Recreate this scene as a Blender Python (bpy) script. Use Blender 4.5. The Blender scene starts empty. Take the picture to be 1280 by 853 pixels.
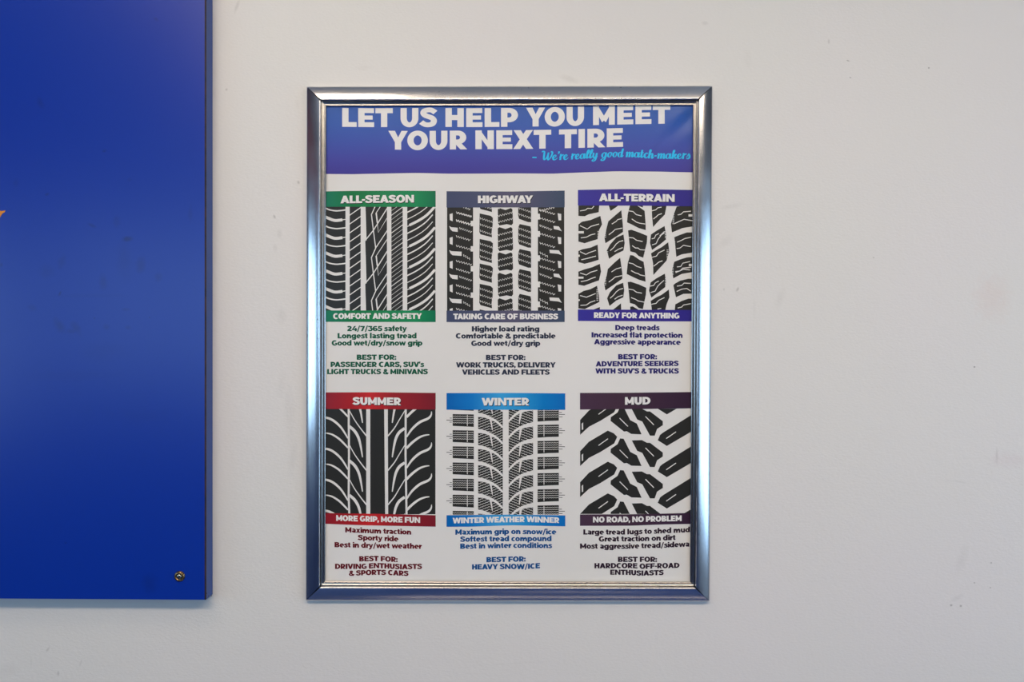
import bpy, bmesh, math, random
from mathutils import Vector, noise
random.seed(7)
S = bpy.context.scene
COL = S.collection
# ------------------------------------------------------------------ camera, world, lights, exposure
K, D, ZC = 0.001, 0.85333, 1.5        # metres per pixel on the wall, camera distance, camera height
cam_d = bpy.data.cameras.new('camera'); cam = bpy.data.objects.new('camera', cam_d); COL.objects.link(cam)
cam_d.lens = 24.0; cam_d.sensor_width = 36.0; cam_d.clip_start = 0.01
cam.location = (0, -D, ZC); cam.rotation_euler = (math.pi/2, 0, 0)
S.camera = cam
S.view_settings.view_transform = 'Standard'; S.view_settings.look = 'None'
S.view_settings.gamma = 1.0; S.view_settings.use_curve_mapping = False
S.view_settings.exposure = 0.18
world = bpy.data.worlds.new('sky'); S.world = world; world.use_nodes = True
bg = world.node_tree.nodes['Background']
bg.inputs[0].default_value = (0.45, 0.71, 1.0, 1); bg.inputs[1].default_value = 3.75

RX0, RX1, RY1, RH = -2.3, 2.4, -4.0, 2.75        # the room
def area(name, loc, rot, sx, sy, power, col):
    l = bpy.data.lights.new(name, 'AREA'); l.shape = 'RECTANGLE'; l.size = sx; l.size_y = sy
    l.energy = power; l.color = col
    o = bpy.data.objects.new(name, l); COL.objects.link(o); o.location = loc; o.rotation_euler = rot
    return o
WARM = (1.0, 0.82, 0.61)
LAMPS = [(-0.30, -1.30, 11.0, .9, 'left-hand'), (0.90, -1.30, 12.5, 1.3, 'right-hand'), (-0.60, -0.62, 1.2, .6, 'short'), (0.5, -3.1, 4.0, 1.1, 'rearmost')]
DROP = .26
for (lx, ly, lp, ll, lw) in LAMPS:
    area('ceiling_lamp_light', (lx, ly, RH-DROP-0.035), (0, 0, 0), ll, 0.24, lp, WARM)
    area('ceiling_fill_uplight', (lx, ly, RH-DROP+0.002), (math.pi, 0, 0), ll, 0.24, lp*.22, WARM)  # added fill, brightens the ceiling that the top rail reflects
# daylight portals in the three window openings: (wall, centre, size)
WINDOWS = [('left', -1.35, 1.55, 1.6, 0.85), ('left', -3.36, 1.75, 0.98, 1.0), ('right', -1.55, 1.30, 2.1, 1.45), ('front', -1.74, 1.75, .96, 1.2)]
for side, c, z, w, h in WINDOWS:
    if side == 'left':  o = area('daylight_portal', (RX0-0.10, c, z), (0, -math.pi/2, 0), h, w, 1, (1,1,1))
    if side == 'right': o = area('daylight_portal', (RX1+0.10, c, z), (0, math.pi/2, 0), h, w, 1, (1,1,1))
    if side == 'front': o = area('daylight_portal', (c, RY1-0.10, z), (math.pi/2, 0, 0), w, h, 1, (1,1,1))
    o.data.cycles.is_portal = True

# ------------------------------------------------------------------ helpers
def srgb(r, g, b):
    f = lambda c: (c/255)/12.92 if c <= 10 else ((c/255+0.055)/1.055)**2.4
    return (f(r), f(g), f(b), 1.0)
def mat(name, col, rough=0.5, metal=0.0, **kw):
    m = bpy.data.materials.new(name); m.use_nodes = True
    p = m.node_tree.nodes['Principled BSDF']
    p.inputs['Base Color'].default_value = col; p.inputs['Roughness'].default_value = rough
    p.inputs['Metallic'].default_value = metal
    for k, v in kw.items(): p.inputs[k.replace('_', ' ')].default_value = v
    return m
class N:
    """small node-graph helper"""
    def __init__(s, m): s.t = m.node_tree; s.p = s.t.nodes['Principled BSDF']
    def new(s, kind, **kw):
        n = s.t.nodes.new(kind)
        for k, v in kw.items(): setattr(n, k, v)
        return n
    def link(s, a, b): s.t.links.new(a, b)
    def val(s, sock, v):
        if isinstance(v, (int, float, tuple)): sock.default_value = v
        else: s.link(v, sock)
    def math(s, op, a, b=0.0, c=0.0, clamp=False):
        n = s.new('ShaderNodeMath', operation=op, use_clamp=clamp)
        s.val(n.inputs[0], a); s.val(n.inputs[1], b); s.val(n.inputs[2], c); return n.outputs[0]
    def pos(s): return s.new('ShaderNodeNewGeometry').outputs['Position']
    def sep(s, v):
        n = s.new('ShaderNodeSeparateXYZ'); s.link(v, n.inputs[0]); return n.outputs
    def noise(s, vec, scale, detail=3.0, rough=0.55, stretch=None):
        if stretch:
            mp = s.new('ShaderNodeMapping'); mp.inputs['Scale'].default_value = stretch
            s.link(vec, mp.inputs['Vector']); vec = mp.outputs[0]
        n = s.new('ShaderNodeTexNoise'); s.link(vec, n.inputs['Vector'])
        n.inputs['Scale'].default_value = scale; n.inputs['Detail'].default_value = detail
        n.inputs['Roughness'].default_value = rough
        return n.outputs[0]
    def ramp(s, fac, stops, interp='LINEAR'):
        n = s.new('ShaderNodeValToRGB'); s.link(fac, n.inputs[0]); cr = n.color_ramp; cr.interpolation = interp
        while len(cr.elements) < len(stops): cr.elements.new(0.5)
        for e, (p, c) in zip(cr.elements, stops):
            e.position = p; e.color = c if len(c) == 4 else (*c, 1)
        return n.outputs[0]
    def mix(s, fac, a, b, blend='MIX'):
        n = s.new('ShaderNodeMix', data_type='RGBA', blend_type=blend)
        s.val(n.inputs[0], fac); s.val(n.inputs[6], a); s.val(n.inputs[7], b); return n.outputs[2]
    def bump(s, h, strength, dist):
        n = s.new('ShaderNodeBump'); n.inputs['Strength'].default_value = strength
        n.inputs['Distance'].default_value = dist; s.link(h, n.inputs['Height']); s.link(n.outputs[0], s.p.inputs['Normal'])
    def blob(s, P, x, z, rx, rz, ang, wob=0.35, nscale=120.0):
        """a soft-edged worn patch (1 in its middle, 0 outside) round a point of the wall plane"""
        X, Y, Z = P['sep']
        dx = s.math('SUBTRACT', X, x); dz = s.math('SUBTRACT', Z, z); c, q = math.cos(ang), math.sin(ang)
        u = s.math('DIVIDE', s.math('ADD', s.math('MULTIPLY', dx, c), s.math('MULTIPLY', dz, q)), rx)
        v = s.math('DIVIDE', s.math('SUBTRACT', s.math('MULTIPLY', dz, c), s.math('MULTIPLY', dx, q)), rz)
        r = s.math('SQRT', s.math('ADD', s.math('MULTIPLY', u, u), s.math('MULTIPLY', v, v)))
        r = s.math('ADD', r, s.math('MULTIPLY', s.math('SUBTRACT', P['n'], 0.5), wob*2))
        return s.math('SUBTRACT', 1.35, s.math('MULTIPLY', r, 1.35), clamp=True)
def obj(name, me, m=None, parent=None, **props):
    if isinstance(me, bmesh.types.BMesh):
        bm = me; me = bpy.data.meshes.new(name); bm.to_mesh(me); bm.free()
    o = bpy.data.objects.new(name, me); COL.objects.link(o)
    if m is not None: me.materials.append(m)
    if parent: o.parent = parent
    for k, v in props.items(): o[k] = v
    return o
def empty(name, loc, **props):
    o = bpy.data.objects.new(name, None); COL.objects.link(o); o.location = loc; o.empty_display_size = 0.05
    for k, v in props.items(): o[k] = v
    return o
def box(bm, x0, x1, y0, y1, z0, z1):
    v = [bm.verts.new(p) for p in [(x0,y0,z0),(x1,y0,z0),(x1,y1,z0),(x0,y1,z0),(x0,y0,z1),(x1,y0,z1),(x1,y1,z1),(x0,y1,z1)]]
    for f in [(0,3,2,1),(4,5,6,7),(0,1,5,4),(1,2,6,5),(2,3,7,6),(3,0,4,7)]: bm.faces.new([v[i] for i in f])
def boxo(name, x0, x1, y0, y1, z0, z1, m, parent=None, bev=0, **props):
    bm = bmesh.new(); box(bm, min(x0,x1), max(x0,x1), min(y0,y1), max(y0,y1), min(z0,z1), max(z0,z1))
    if bev: bmesh.ops.bevel(bm, geom=bm.edges[:], offset=bev, segments=2, profile=0.5, affect='EDGES')
    return obj(name, bm, m, parent, **props)
def XZ(px, py, d=0.0):
    """a place d metres in front of the wall, measured off the 1280x853 picture"""
    s = K*(D-d)/D
    return ((px-640)*s, ZC+(426.5-py)*s)

# ------------------------------------------------------------------ materials of the setting
wall_m = mat('painted_wall', srgb(222, 218, 215), 0.55)
n = N(wall_m); P0 = n.pos(); sp = n.sep(P0)
P = {'sep': sp, 'n': n.noise(P0, 110.0, 4)}
tone = n.ramp(n.noise(P0, 2.2, 2), [(0.3, srgb(221, 219, 213)), (0.7, srgb(223, 218, 216))])
marks = [  # x, y (picture), rx, ry mm, tilt, darkness
 (362,520,7,34,0.05,.055),(366,570,5,24,-.15,.06),(352,480,5,18,-.1,.04),(352,395,6,9,0,.07),(349,292,3,6,0,.10),
 (343,271,1.4,2.6,.4,.35),(373,228,1.6,2.4,.3,.35),(344,310,3,5,.3,.08),(283,112,1.5,1.5,0,.3),(296,8,2,9,-.35,.16),
 (922,362,1.5,3,-.4,.35),(905,362,1.2,2,0,.2),(975,373,5,13,-.35,.06),(943,385,2,14,0,.04),(915,258,14,3,.2,.07),
 (907,302,10,5,.7,.06),(881,29,4,2.5,0,.13),(935,75,5,13,0,.03),(1036,52,1.5,3,0,.22),(1060,76,2.2,.8,-.4,.5),(1161,85,1.0,1.0,0,.6),
 (1063,97,1.2,.9,0,.4),(1092,322,1.2,1.0,0,.3),(1218,459,1.2,1.0,0,.7),(1202,700,6,18,-.3,.06),(1239,704,1.1,1.1,0,.45),
 (1189,757,1.6,1.4,0,.5),(1201,758,1.5,1.4,0,.5),(1196,748,9,3,.5,.08),(1218,729,1.1,1,0,.4),(1238,735,1,1,0,.4),
 (1246,570,1.5,10,0,.14),(1195,602,16,1.5,-.1,.06),(60,812,1.5,4,-.6,.2),(73,842,1.5,3,0,.25),(101,829,1.2,5,-.3,.14),(39,829,1.2,8,0,.07),
 (12,838,12,8,0,.05),(455,85,12,3,.1,.04),(712,99,12,4,-.3,.10),(372,130,3,6,0,.03),(640,830,60,.8,.05,.04)]
tot = None
for (x, y, rx, ry, a, k) in marks:
    X, Z = XZ(x, y)
    b = n.math('MULTIPLY', n.blob(P, X, Z, rx*K*1.3, ry*K*1.3, a), k)
    tot = b if tot is None else n.math('MAXIMUM', tot, b)
colr = n.mix(tot, tone, srgb(90, 82, 74))
X, Z = XZ(1240, 372)
colr = n.mix(n.math('MULTIPLY', n.blob(P, X, Z, .028, .035, 0, .6), .10), colr, srgb(214, 150, 132))
X, Z = XZ(1262, 575)
colr = n.mix(n.math('MULTIPLY', n.blob(P, X, Z, .03, .012, 0, .6), .08), colr, srgb(190, 130, 150))
n.link(colr, n.p.inputs['Base Color'])
h = n.math('ADD', n.noise(P0, 260.0, 3, .5, (1, 1, 1.6)), n.math('MULTIPLY', n.noise(P0, 60, 2), .8))
n.bump(h, 0.35, 0.0006)
side_m = mat('side_wall_paint', srgb(92, 90, 96), 0.6)
ceil_m = mat('ceiling_paint', srgb(222, 214, 206), 0.8)
floor_m = mat('floor_tile', srgb(96, 98, 108), 0.16)
n = N(floor_m); n.link(n.ramp(n.noise(n.pos(), 9, 5), [(.35, srgb(42, 60, 104)), (.65, srgb(56, 78, 130))]), n.p.inputs['Base Color'])
navy_m = mat('navy_paint', srgb(24, 44, 96), 0.4)
red_m = mat('red_paint', srgb(150, 30, 34), 0.5)
alu_m = mat('window_metal', srgb(120, 122, 126), 0.4, 0.8)
dark_m = mat('slot_shade', srgb(30, 30, 32), 0.6)
lampm = mat('lamp_diffuser', (1, 1, 1, 1), 0.4)
lampm.node_tree.nodes['Principled BSDF'].inputs['Emission Color'].default_value = (1, 0.86, 0.7, 1)
lampm.node_tree.nodes['Principled BSDF'].inputs['Emission Strength'].default_value = 4.0

# ------------------------------------------------------------------ the room
boxo('wall_back', RX0-.2, RX1+.2, 0, .12, -.1, RH+.1, wall_m, kind='structure')
boxo('floor', RX0-.2, RX1+.2, RY1-.2, 0, -.1, 0, floor_m, kind='structure')
boxo('ceiling', RX0-.2, RX1+.2, RY1-.2, 0, RH, RH+.1, ceil_m, kind='structure')
glass = bpy.data.materials.new('window_glass'); glass.use_nodes = True
g = N(glass); g.t.nodes.remove(g.p); out = g.t.nodes['Material Output']
tr = g.new('ShaderNodeBsdfTransparent'); gl = g.new('ShaderNodeBsdfGlossy'); gl.inputs['Roughness'].default_value = .02
mx = g.new('ShaderNodeMixShader'); mx.inputs[0].default_value = .06
g.link(tr.outputs[0], mx.inputs[1]); g.link(gl.outputs[0], mx.inputs[2]); g.link(mx.outputs[0], out.inputs[0])
wi = 0
def put(b, side, u0, u1, z0, z1, t0, t1):
    if side == 'left':  box(b, RX0-t1, RX0-t0, u0, u1, z0, z1)
    if side == 'right': box(b, RX1+t0, RX1+t1, u0, u1, z0, z1)
    if side == 'front': box(b, u0, u1, RY1-t1, RY1-t0, z0, z1)
for side in ('left', 'right', 'front'):
    bm = bmesh.new(); a0, a1 = (RX0, RX1) if side == 'front' else (RY1, 0)
    for _, c, z, w, hh in sorted((q for q in WINDOWS if q[0] == side), key=lambda q: q[1]):
        put(bm, side, a0, c-w/2, 0, RH, 0, .12); a0 = c+w/2
        put(bm, side, c-w/2, c+w/2, 0, z-hh/2, 0, .12); put(bm, side, c-w/2, c+w/2, z+hh/2, RH, 0, .12)
        wi += 1; fr = bmesh.new(); gb = bmesh.new()
        for u in (c-w/2, c-.02, c+w/2-.04): put(fr, side, u, u+.04, z-hh/2, z+hh/2, .03, .08)
        for q in (z-hh/2, z+hh/2-.04): put(fr, side, c-w/2, c+w/2, q, q+.04, .032, .078)
        wf = obj('window_%d' % wi, fr, alu_m, kind='structure')
        put(gb, side, c-w/2+.04, c+w/2-.04, z-hh/2+.04, z+hh/2-.04, .052, .058)
        obj('pane', gb, glass, wf)
    put(bm, side, a0, a1, 0, RH, 0, .12)
    obj('wall_'+side, bm, side_m, kind='structure')
# unseen navy and red panels added on the side walls to colour rail reflections
boxo('tint_panel_1', RX0, RX0+.012, RY1+.01, -.01, .02, .95, navy_m, kind='structure')
boxo('tint_panel_2', RX1-.012, RX1, RY1+.01, -2.65, .02, .72, navy_m, kind='structure')
boxo('tint_panel_3', RX0, RX0+.012, RY1+.01, -.01, 2.2, 2.5, red_m, kind='structure')
for (lx, ly, lp, ll, lw) in LAMPS:
    t = empty('ceiling_lamp', (lx, ly, RH), label=lw+' warm ceiling lamp with a flat diffuser, above and behind the viewpoint', category='lamp', group='ceiling lamps of the room')
    q = boxo('housing', -ll/2-.05, ll/2+.05, -.16, .16, -.03-DROP, -DROP, alu_m, t)
    for ry_ in (-ll/3, ll/3): boxo('rod', ry_-.004, ry_+.004, -.004, .004, -DROP, -.0005, alu_m, t)
    q = boxo('diffuser', -ll/2, ll/2, -.12, .12, -.034-DROP, -.03-DROP, lampm, t)

# ------------------------------------------------------------------ the blue board at the left
d0 = .019
blue_m = mat('blue_laminate', srgb(4, 50, 158), 0.36, Specular_IOR_Level=.65)
n = N(blue_m); P0 = n.pos(); sp = n.sep(P0); P = {'sep': sp, 'n': n.noise(P0, 110.0, 4)}
tot = None
smudges = [(159,299,7,3.5,0,.9),(146,278,5,8,0,.35),(176,331,6,11,-.1,.5),(198,347,5,6,0,.45),(129,353,5,10,.05,.45),(77,328,5,9,-.3,.4),
 (58,340,9,9,.3,.25),(75,367,1.6,4,-.5,.8),(115,282,6,2,-.4,.6),(59,243,3,2,.4,.7),(20,229,4,5,0,.3),(130,189,3,1.6,0,.7),(162,225,3,2.5,0,.3),
 (75,408,6,10,.6,.55),(95,410,5,9,.6,.5),(90,414,8,3,0,.4),(157,387,5,2,0,.4),(133,409,4,4,0,.4),(160,410,4,3,0,.4),(187,397,1,1.4,0,.8),(118,398,1,1.4,0,.8),
 (2,331,2,3,0,.6),(50,128,4,8,.4,.5),(195,24,4,2,-.5,.6),(131,188,3,2,0,.5),(187,730,9,12,0,.4),(82,679,2,1.5,0,.5),(238,268,3,10,0,.35),(40,385,6,4,-.5,.3),
 (110,370,50,2.5,.0,.12),(90,470,60,7,.02,.12),(180,520,40,9,0,.10),(155,325,9,26,0,.22),(130,440,30,12,0,.12)]
for (x, y, rx, ry, a, k) in smudges:
    X, Z = XZ(x, y, d0)
    b = n.math('MULTIPLY', n.blob(P, X, Z, rx*K*1.25, ry*K*1.25, a, .45), k)
    tot = b if tot is None else n.math('MAXIMUM', tot, b)
n.link(n.mix(n.math('MULTIPLY', tot, .75), srgb(3, 48, 156), srgb(4, 26, 98)), n.p.inputs['Base Color'])
n.p.inputs['Roughness'].default_value = .28
edge_m = mat('blue_edge_band', srgb(46, 76, 138), 0.5)
core_m = mat('brown_core', srgb(70, 38, 26), 0.7)
n = N(core_m); n.link(n.ramp(n.noise(n.pos(), 90, 3), [(.35, srgb(28, 17, 16)), (.7, srgb(64, 36, 30))]), n.p.inputs['Base Color'])
board = empty('wall_board', (XZ(128, 750)[0], 0, XZ(0, 750)[1]), label='large glossy blue laminate board fixed to the white wall left of the poster, with smudges and a lone screw', category='board')
ox, oz = board.location.x, board.location.z
def quad_slab(name, pts, y0, y1, m, parent, bev=0):
    """pts (x,z) anticlockwise seen from the room; slab between y0 (front) and y1"""
    bm = bmesh.new()
    a = [bm.verts.new((x-parent_o[0], y0, z-parent_o[1])) for x, z in pts]
    b = [bm.verts.new((x-parent_o[0], y1, z-parent_o[1])) for x, z in pts]
    bm.faces.new(a); bm.faces.new(b[::-1])
    for i in range(len(pts)):
        j = (i+1) % len(pts); bm.faces.new((a[j], a[i], b[i], b[j]))
    bmesh.ops.recalc_face_normals(bm, faces=bm.faces[:])
    if bev: bmesh.ops.bevel(bm, geom=[e for e in bm.edges if e.calc_face_angle(0) > 1], offset=bev, segments=2, profile=.5, affect='EDGES')
    return obj(name, bm, m, parent)
parent_o = (ox, oz)
xr, zb = XZ(257.4, 750.2, d0); zl = zb + .0055; xl = -1.25; zt = 2.45
e = .0016
quad_slab('core', [(xl+e, zl+e), (xr-e, zb+e), (xr-e, zt-e), (xl+e, zt-e)], -d0+.0012, -.0004, core_m, board)
quad_slab('core_edge', [(xr-e, zb), (xr, zb), (xr, zt), (xr-e, zt)], -d0, -d0+.0014, core_m, board)
quad_slab('face_sheet', [(xl, zl), (xr-e, zb), (xr-e, zt), (xl, zt)], -d0, -d0+.0011, blue_m, board)
quad_slab('edge_band', [(xr-.0012, zb), (xr, zb), (xr, zt), (xr-.0012, zt)], -d0+.0015, -.0005, edge_m, board)
quad_slab('edge_band', [(xl, zl), (xr-.0014, zb), (xr-.0014, zb+.0012), (xl, zl+.0012)], -d0+.0012, -.0005, edge_m, board)
# chips and dirt at the foot of the edge band
for (x, dd, z_, s_) in [(0, .004, 743.5, .0012), (0, .012, 741, .0009), (0, .0165, 736, .001)]:
    bm = bmesh.new(); zz = XZ(0, z_, 0)[1]
    bmesh.ops.create_icosphere(bm, subdivisions=1, radius=s_, matrix=__import__('mathutils').Matrix.Translation((xr-ox, -dd, zz-oz)))
    for v in bm.verts: v.co.x = xr-ox + (v.co.x-(xr-ox))*.15
    obj('chip', bm, core_m, board)
# orange printed tip of a graphic reaching in at the left edge of the picture
orange_m = mat('orange_vinyl', srgb(214, 132, 20), .45)
pts = [XZ(a, b, d0) for a, b in [(-14,262),(-6,266),(0,263.5),(3,264),(6.8,263),(6,265.5),(3,267),(0,272),(-5,276),(-16,279)]]
quad_slab('orange_decal', pts[::-1], -d0-.0002, -d0-.00002, orange_m, board)
# screw with cup washer
def lathe(prof, nseg, cx, cz, y0):
    bm = bmesh.new(); rings = []
    for (r, t) in prof:
        if r == 0: rings.append([bm.verts.new((cx, y0-t, cz))]); continue
        rings.append([bm.verts.new((cx+r*math.cos(2*math.pi*i/nseg), y0-t, cz+r*math.sin(2*math.pi*i/nseg))) for i in range(nseg)])
    for a, b in zip(rings, rings[1:]):
        for i in range(nseg):
            j = (i+1) % nseg
            if len(b) == 1: bm.faces.new((a[i], a[j], b[0]))
            elif len(a) == 1: bm.faces.new((a[0], b[j], b[i]))
            else: bm.faces.new((a[i], a[j], b[j], b[i]))
    bmesh.ops.recalc_face_normals(bm, faces=bm.faces[:])
    for f in bm.faces: f.smooth = True
    return bm
brass_m = mat('worn_brass', srgb(150, 122, 86), .38, 1.0)
steel_m = mat('screw_steel', srgb(176, 180, 178), .25, 1.0)
n = N(brass_m); n.link(n.ramp(n.noise(n.pos(), 900, 3), [(.38, srgb(78, 58, 40)), (.62, srgb(196, 160, 112))]), n.p.inputs['Base Color'])
sx, sz = XZ(224.7, 720.7, d0); sx -= ox; sz -= oz
washer = obj('cup_washer', lathe([(.0064, 0), (.0064, .0006), (.0057, .0017), (.0046, .0023), (.0038, .0022), (.0034, .0012), (.0030, .0006)], 32, sx, sz, -d0), brass_m, board, label='worn brass cup washer')
screw = obj('screw', lathe([(.0031, .0006), (.0030, .0018), (.0024, .0026), (.0012, .0030), (0, .0031)], 24, sx, sz, -d0), steel_m, board, label='steel cross-head screw')
bm = bmesh.new(); M_ = __import__('mathutils').Matrix
for a in (.35, .35+math.pi/2):
    b2 = bmesh.new(); box(b2, -.0019, .0019, -.00025, .00025, -.0004, .0004)
    tmp = bpy.data.meshes.new('t'); b2.transform(M_.Translation((sx, -d0-.0030, sz)) @ M_.Rotation(a, 4, 'Y')); b2.to_mesh(tmp); b2.free(); bm.from_mesh(tmp); bpy.data.meshes.remove(tmp)
obj('cross_slot', bm, dark_m, screw)  # dark bars, the slot's inner shade put into the colour

# ------------------------------------------------------------------ the aluminium snap frame
metal_m = mat('brushed_aluminium', srgb(226, 226, 228), .2, 1.0)
n = N(metal_m); P0 = n.pos()
fine = n.noise(P0, 700, 2, .5); big = n.noise(P0, 25, 4, .6)
n.link(n.math('MULTIPLY_ADD', big, .10, .15), n.p.inputs['Roughness'])
spk = n.ramp(n.noise(P0, 320, 2, .5), [(.24, srgb(130, 128, 128)), (.29, srgb(228, 228, 231))])
n.link(spk, n.p.inputs['Base Color'])
n.bump(fine, .05, .0001)
lip_m = mat('polished_lip', srgb(176, 172, 168), .24, 1.0)
base_m = mat('frame_base_metal', srgb(26, 27, 32), .45, .6)
# outer corners seen on the wall plane
FC = {'tl': (383.2, 108.2), 'tr': (890.8, 107.2), 'br': (887.2, 752.2), 'bl': (382.0, 751.2)}
ctr = (636, 430)
frame = empty('snap_frame', (XZ(636, 752)[0], 0, XZ(0, 752)[1]), label='silver aluminium snap frame with mitred corners on the white wall around the tire poster', category='picture frame')
fo = (frame.location.x, frame.location.z)
# the profile: (distance in from the outer edge, height off the wall) in millimetres
prof = [(0, .3), (0, 6.1), (.1, 6.4)]
hh_, NP = 6.4, 18
for i in range(1, NP+1):              # a gently convex face, 36 degrees at the outer edge and 9 at the inner
    u0, u1 = .1+17.9*(i-1)/NP, .1+17.9*i/NP
    hh_ += (u1-u0)*math.tan(math.radians(36-27*((i-.5)/NP)**.8))
    prof.append((u1, hh_))
prof += [(18.35, hh_-.05), (18.7, hh_-.3), (18.95, hh_-.75), (19.05, hh_-1.4), (19.05, 8.0)]
lip = [(19.3, 6.0), (19.3, 7.9), (20.2, 7.9), (20.8, 7.4), (22.6, 7.2), (23.3, 7.5), (23.9, 7.5), (24.4, 7.1), (24.5, 6.2), (19.4, 5.9)]
def corner(k, u, h):
    """the point u mm in from both edges at a corner, h mm off the wall (metric plane frame)"""
    # outer silhouette stands at height ~6.4 mm
    x, z = XZ(*FC[k], .0064)
    sx_ = 1 if k[1] == 'l' else -1; sz_ = -1 if k[0] == 't' else 1
    return Vector((x+sx_*u*.001-fo[0], -h*.001, z+sz_*u*.001-fo[1]))
def rail(a, b, prof, name, m, parent, gap, closed=False, nl=1):
    """mitred extrusion between two corners, its ends drawn back by gap(u)"""
    bm = bmesh.new(); rings = []
    for q in range(nl+1):
        r = []
        for (u, h) in prof:
            A, B = corner(a, u, h), corner(b, u, h); dr = (B-A).normalized(); gg = gap(u)*.001
            A2, B2 = A+dr*gg, B-dr*gg
            r.append(bm.verts.new(A2.lerp(B2, q/nl)))
        rings.append(r)
    np_ = len(prof)
    for r0, r1 in zip(rings, rings[1:]):
        for i in range(np_ if closed else np_-1):
            j = (i+1) % np_; bm.faces.new((r0[i], r0[j], r1[j], r1[i]))
    for r, rev in ((rings[0], False), (rings[-1], True)):
        bm.faces.new(r[::-1] if rev else r)
    bmesh.ops.recalc_face_normals(bm, faces=bm.faces[:])
    for f in bm.faces: f.smooth = len(f.verts) == 4
    o = obj(name, bm, m, parent)
    for e_ in o.data.edges: pass
    o.data.set_sharp_from_angle(angle=math.radians(38))
    return o
gap = lambda u: .25 + .95*max(0, min(1, (u-5)/12.0))
for a, b, lb in (('tl', 'tr', 'top rail'), ('tr', 'br', 'right rail'), ('br', 'bl', 'bottom rail'), ('bl', 'tl', 'left rail')):
    r = rail(a, b, prof + [(17.6, 8.0), (17.6, .3)], 'rail', metal_m, frame, gap, closed=True)
    rail(a, b, lip, 'inner_lip', lip_m, frame, lambda u: .08, closed=True)
    rail(a, b, [(.8, .2), (.8, 4.8), (2.2, 5.8), (17.3, 9.6), (17.3, .2)], 'base_channel', base_m, frame, lambda u: .02, closed=True)
p0, p1 = corner('tl', 17.6, 0), corner('br', 17.6, 0)
back_m = mat('backing_board', srgb(70, 70, 72), .7)
boxo('backing_board', p0.x, p1.x, -.0042, -.0004, p1.z, p0.z, back_m, frame)

# ------------------------------------------------------------------ the poster: a gently buckled sheet with printed layers
DP = .0049
ps = K*(D-DP)/D
def relief(x, z):
    """buckling of the sheet, metres towards the room"""
    px = x/ps+640; py = 426.5-z/ps
    h = .35*math.sin(px/47+.6)*math.sin(py/83) + .22*math.sin(px/23+py/61)
    e_ = max(0, (py-640)/90); h += .5*e_*math.sin(px/19+.9)*.55
    t_ = max(0, (190-py)/60); h += .45*t_*math.sin(px/31+2)*.5
    c = math.exp(-(((px-858)/26)**2+((py-150)/24)**2)); h += 2.2*c*math.sin((px+py)/6.5)*.5
    c = math.exp(-(((px-858)/18)**2+((py-690)/50)**2)); h += 1.8*c*math.sin((px-py*.35)/6.0)*.6
    c = math.exp(-(((px-416)/22)**2+((py-712)/22)**2)); h += 1.2*c*math.sin((px+py)/6.0)*.6
    c = math.exp(-(((px-560)/45)**2+((py-700)/35)**2)); h += .5*c
    return h*.00062
GEO = .2
def rnormal(x, z):
    e_ = .0006
    dx = (relief(x+e_, z)-relief(x-e_, z))/(2*e_); dz = (relief(x, z+e_)-relief(x, z-e_))/(2*e_)
    return Vector((-dx, -1, -dz)).normalized()
poster = empty('poster', (0, -DP, ZC), label='printed tire guide poster with six tread pictures and a blue headline, inside the silver frame', category='poster')
def inkobj(name, polys, m, parent, layer, slice_=True, thin=False, **props):
    """polys: lists of picture (px,py); optional third = sub-layer number"""
    vs, fs = [], []
    bm = bmesh.new()
    for k, pl in enumerate(polys):
        sub = (k % 24)*.0000012
        vv = [bm.verts.new(((p[0]-640)*ps, -sub, (426.5-p[1])*ps)) for p in pl]
        try: bm.faces.new(vv)
        except ValueError: pass
    if slice_:
        step = 6
        xs = [v.co.x for v in bm.verts]; zs = [v.co.z for v in bm.verts]
        if xs:
            q = math.floor(min(xs)/(step*ps))+1
            while q*step*ps < max(xs):
                bmesh.ops.bisect_plane(bm, geom=bm.verts[:]+bm.edges[:]+bm.faces[:], plane_co=(q*step*ps, 0, 0), plane_no=(1, 0, 0)); q += 1
            q = math.floor(min(zs)/(step*ps))+1
            while q*step*ps < max(zs):
                bmesh.ops.bisect_plane(bm, geom=bm.verts[:]+bm.edges[:]+bm.faces[:], plane_co=(0, 0, q*step*ps), plane_no=(0, 0, 1)); q += 1
    for f in bm.faces:
        f.normal_update()
        if f.normal.y > 0: f.normal_flip()
        f.smooth = True
    bmesh.ops.triangulate(bm, faces=[f for f in bm.faces if len(f.verts) > 4])
    nor = []
    for v in bm.verts:
        v.co.y += -layer*.00005 - GEO*relief(v.co.x, v.co.z)
    bm.verts.index_update()
    nor = [rnormal(v.co.x, v.co.z) for v in bm.verts]
    o = obj(name, bm, m, parent, **props)
    o.data.normals_split_custom_set_from_vertices(nor)
    return o
paper_m = mat('poster_paper', srgb(228, 224, 220), .32, Specular_IOR_Level=.4)
n = N(paper_m); P0 = n.pos()
n.link(n.ramp(n.noise(P0, 6, 3), [(.3, srgb(224, 221, 216)), (.7, srgb(229, 226, 222))]), n.p.inputs['Base Color'])
n.link(n.math('MULTIPLY_ADD', n.noise(P0, 30, 3), .12, .26), n.p.inputs['Roughness'])
bm = bmesh.new()
x0, x1, y0, y1 = 403.5, 867.6, 129.5, 731.0
nx, ny = 110, 140
g_ = [[bm.verts.new((((x0+(x1-x0)*i/nx)-640)*ps, 0, (426.5-(y0+(y1-y0)*j/ny))*ps)) for i in range(nx+1)] for j in range(ny+1)]
for j in range(ny):
    for i in range(nx):
        f = bm.faces.new((g_[j][i], g_[j+1][i], g_[j+1][i+1], g_[j][i+1])); f.smooth = True
for v in bm.verts: v.co.y = -GEO*relief(v.co.x, v.co.z)
bm.verts.index_update(); nor = [rnormal(v.co.x, v.co.z) for v in bm.verts]
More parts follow.
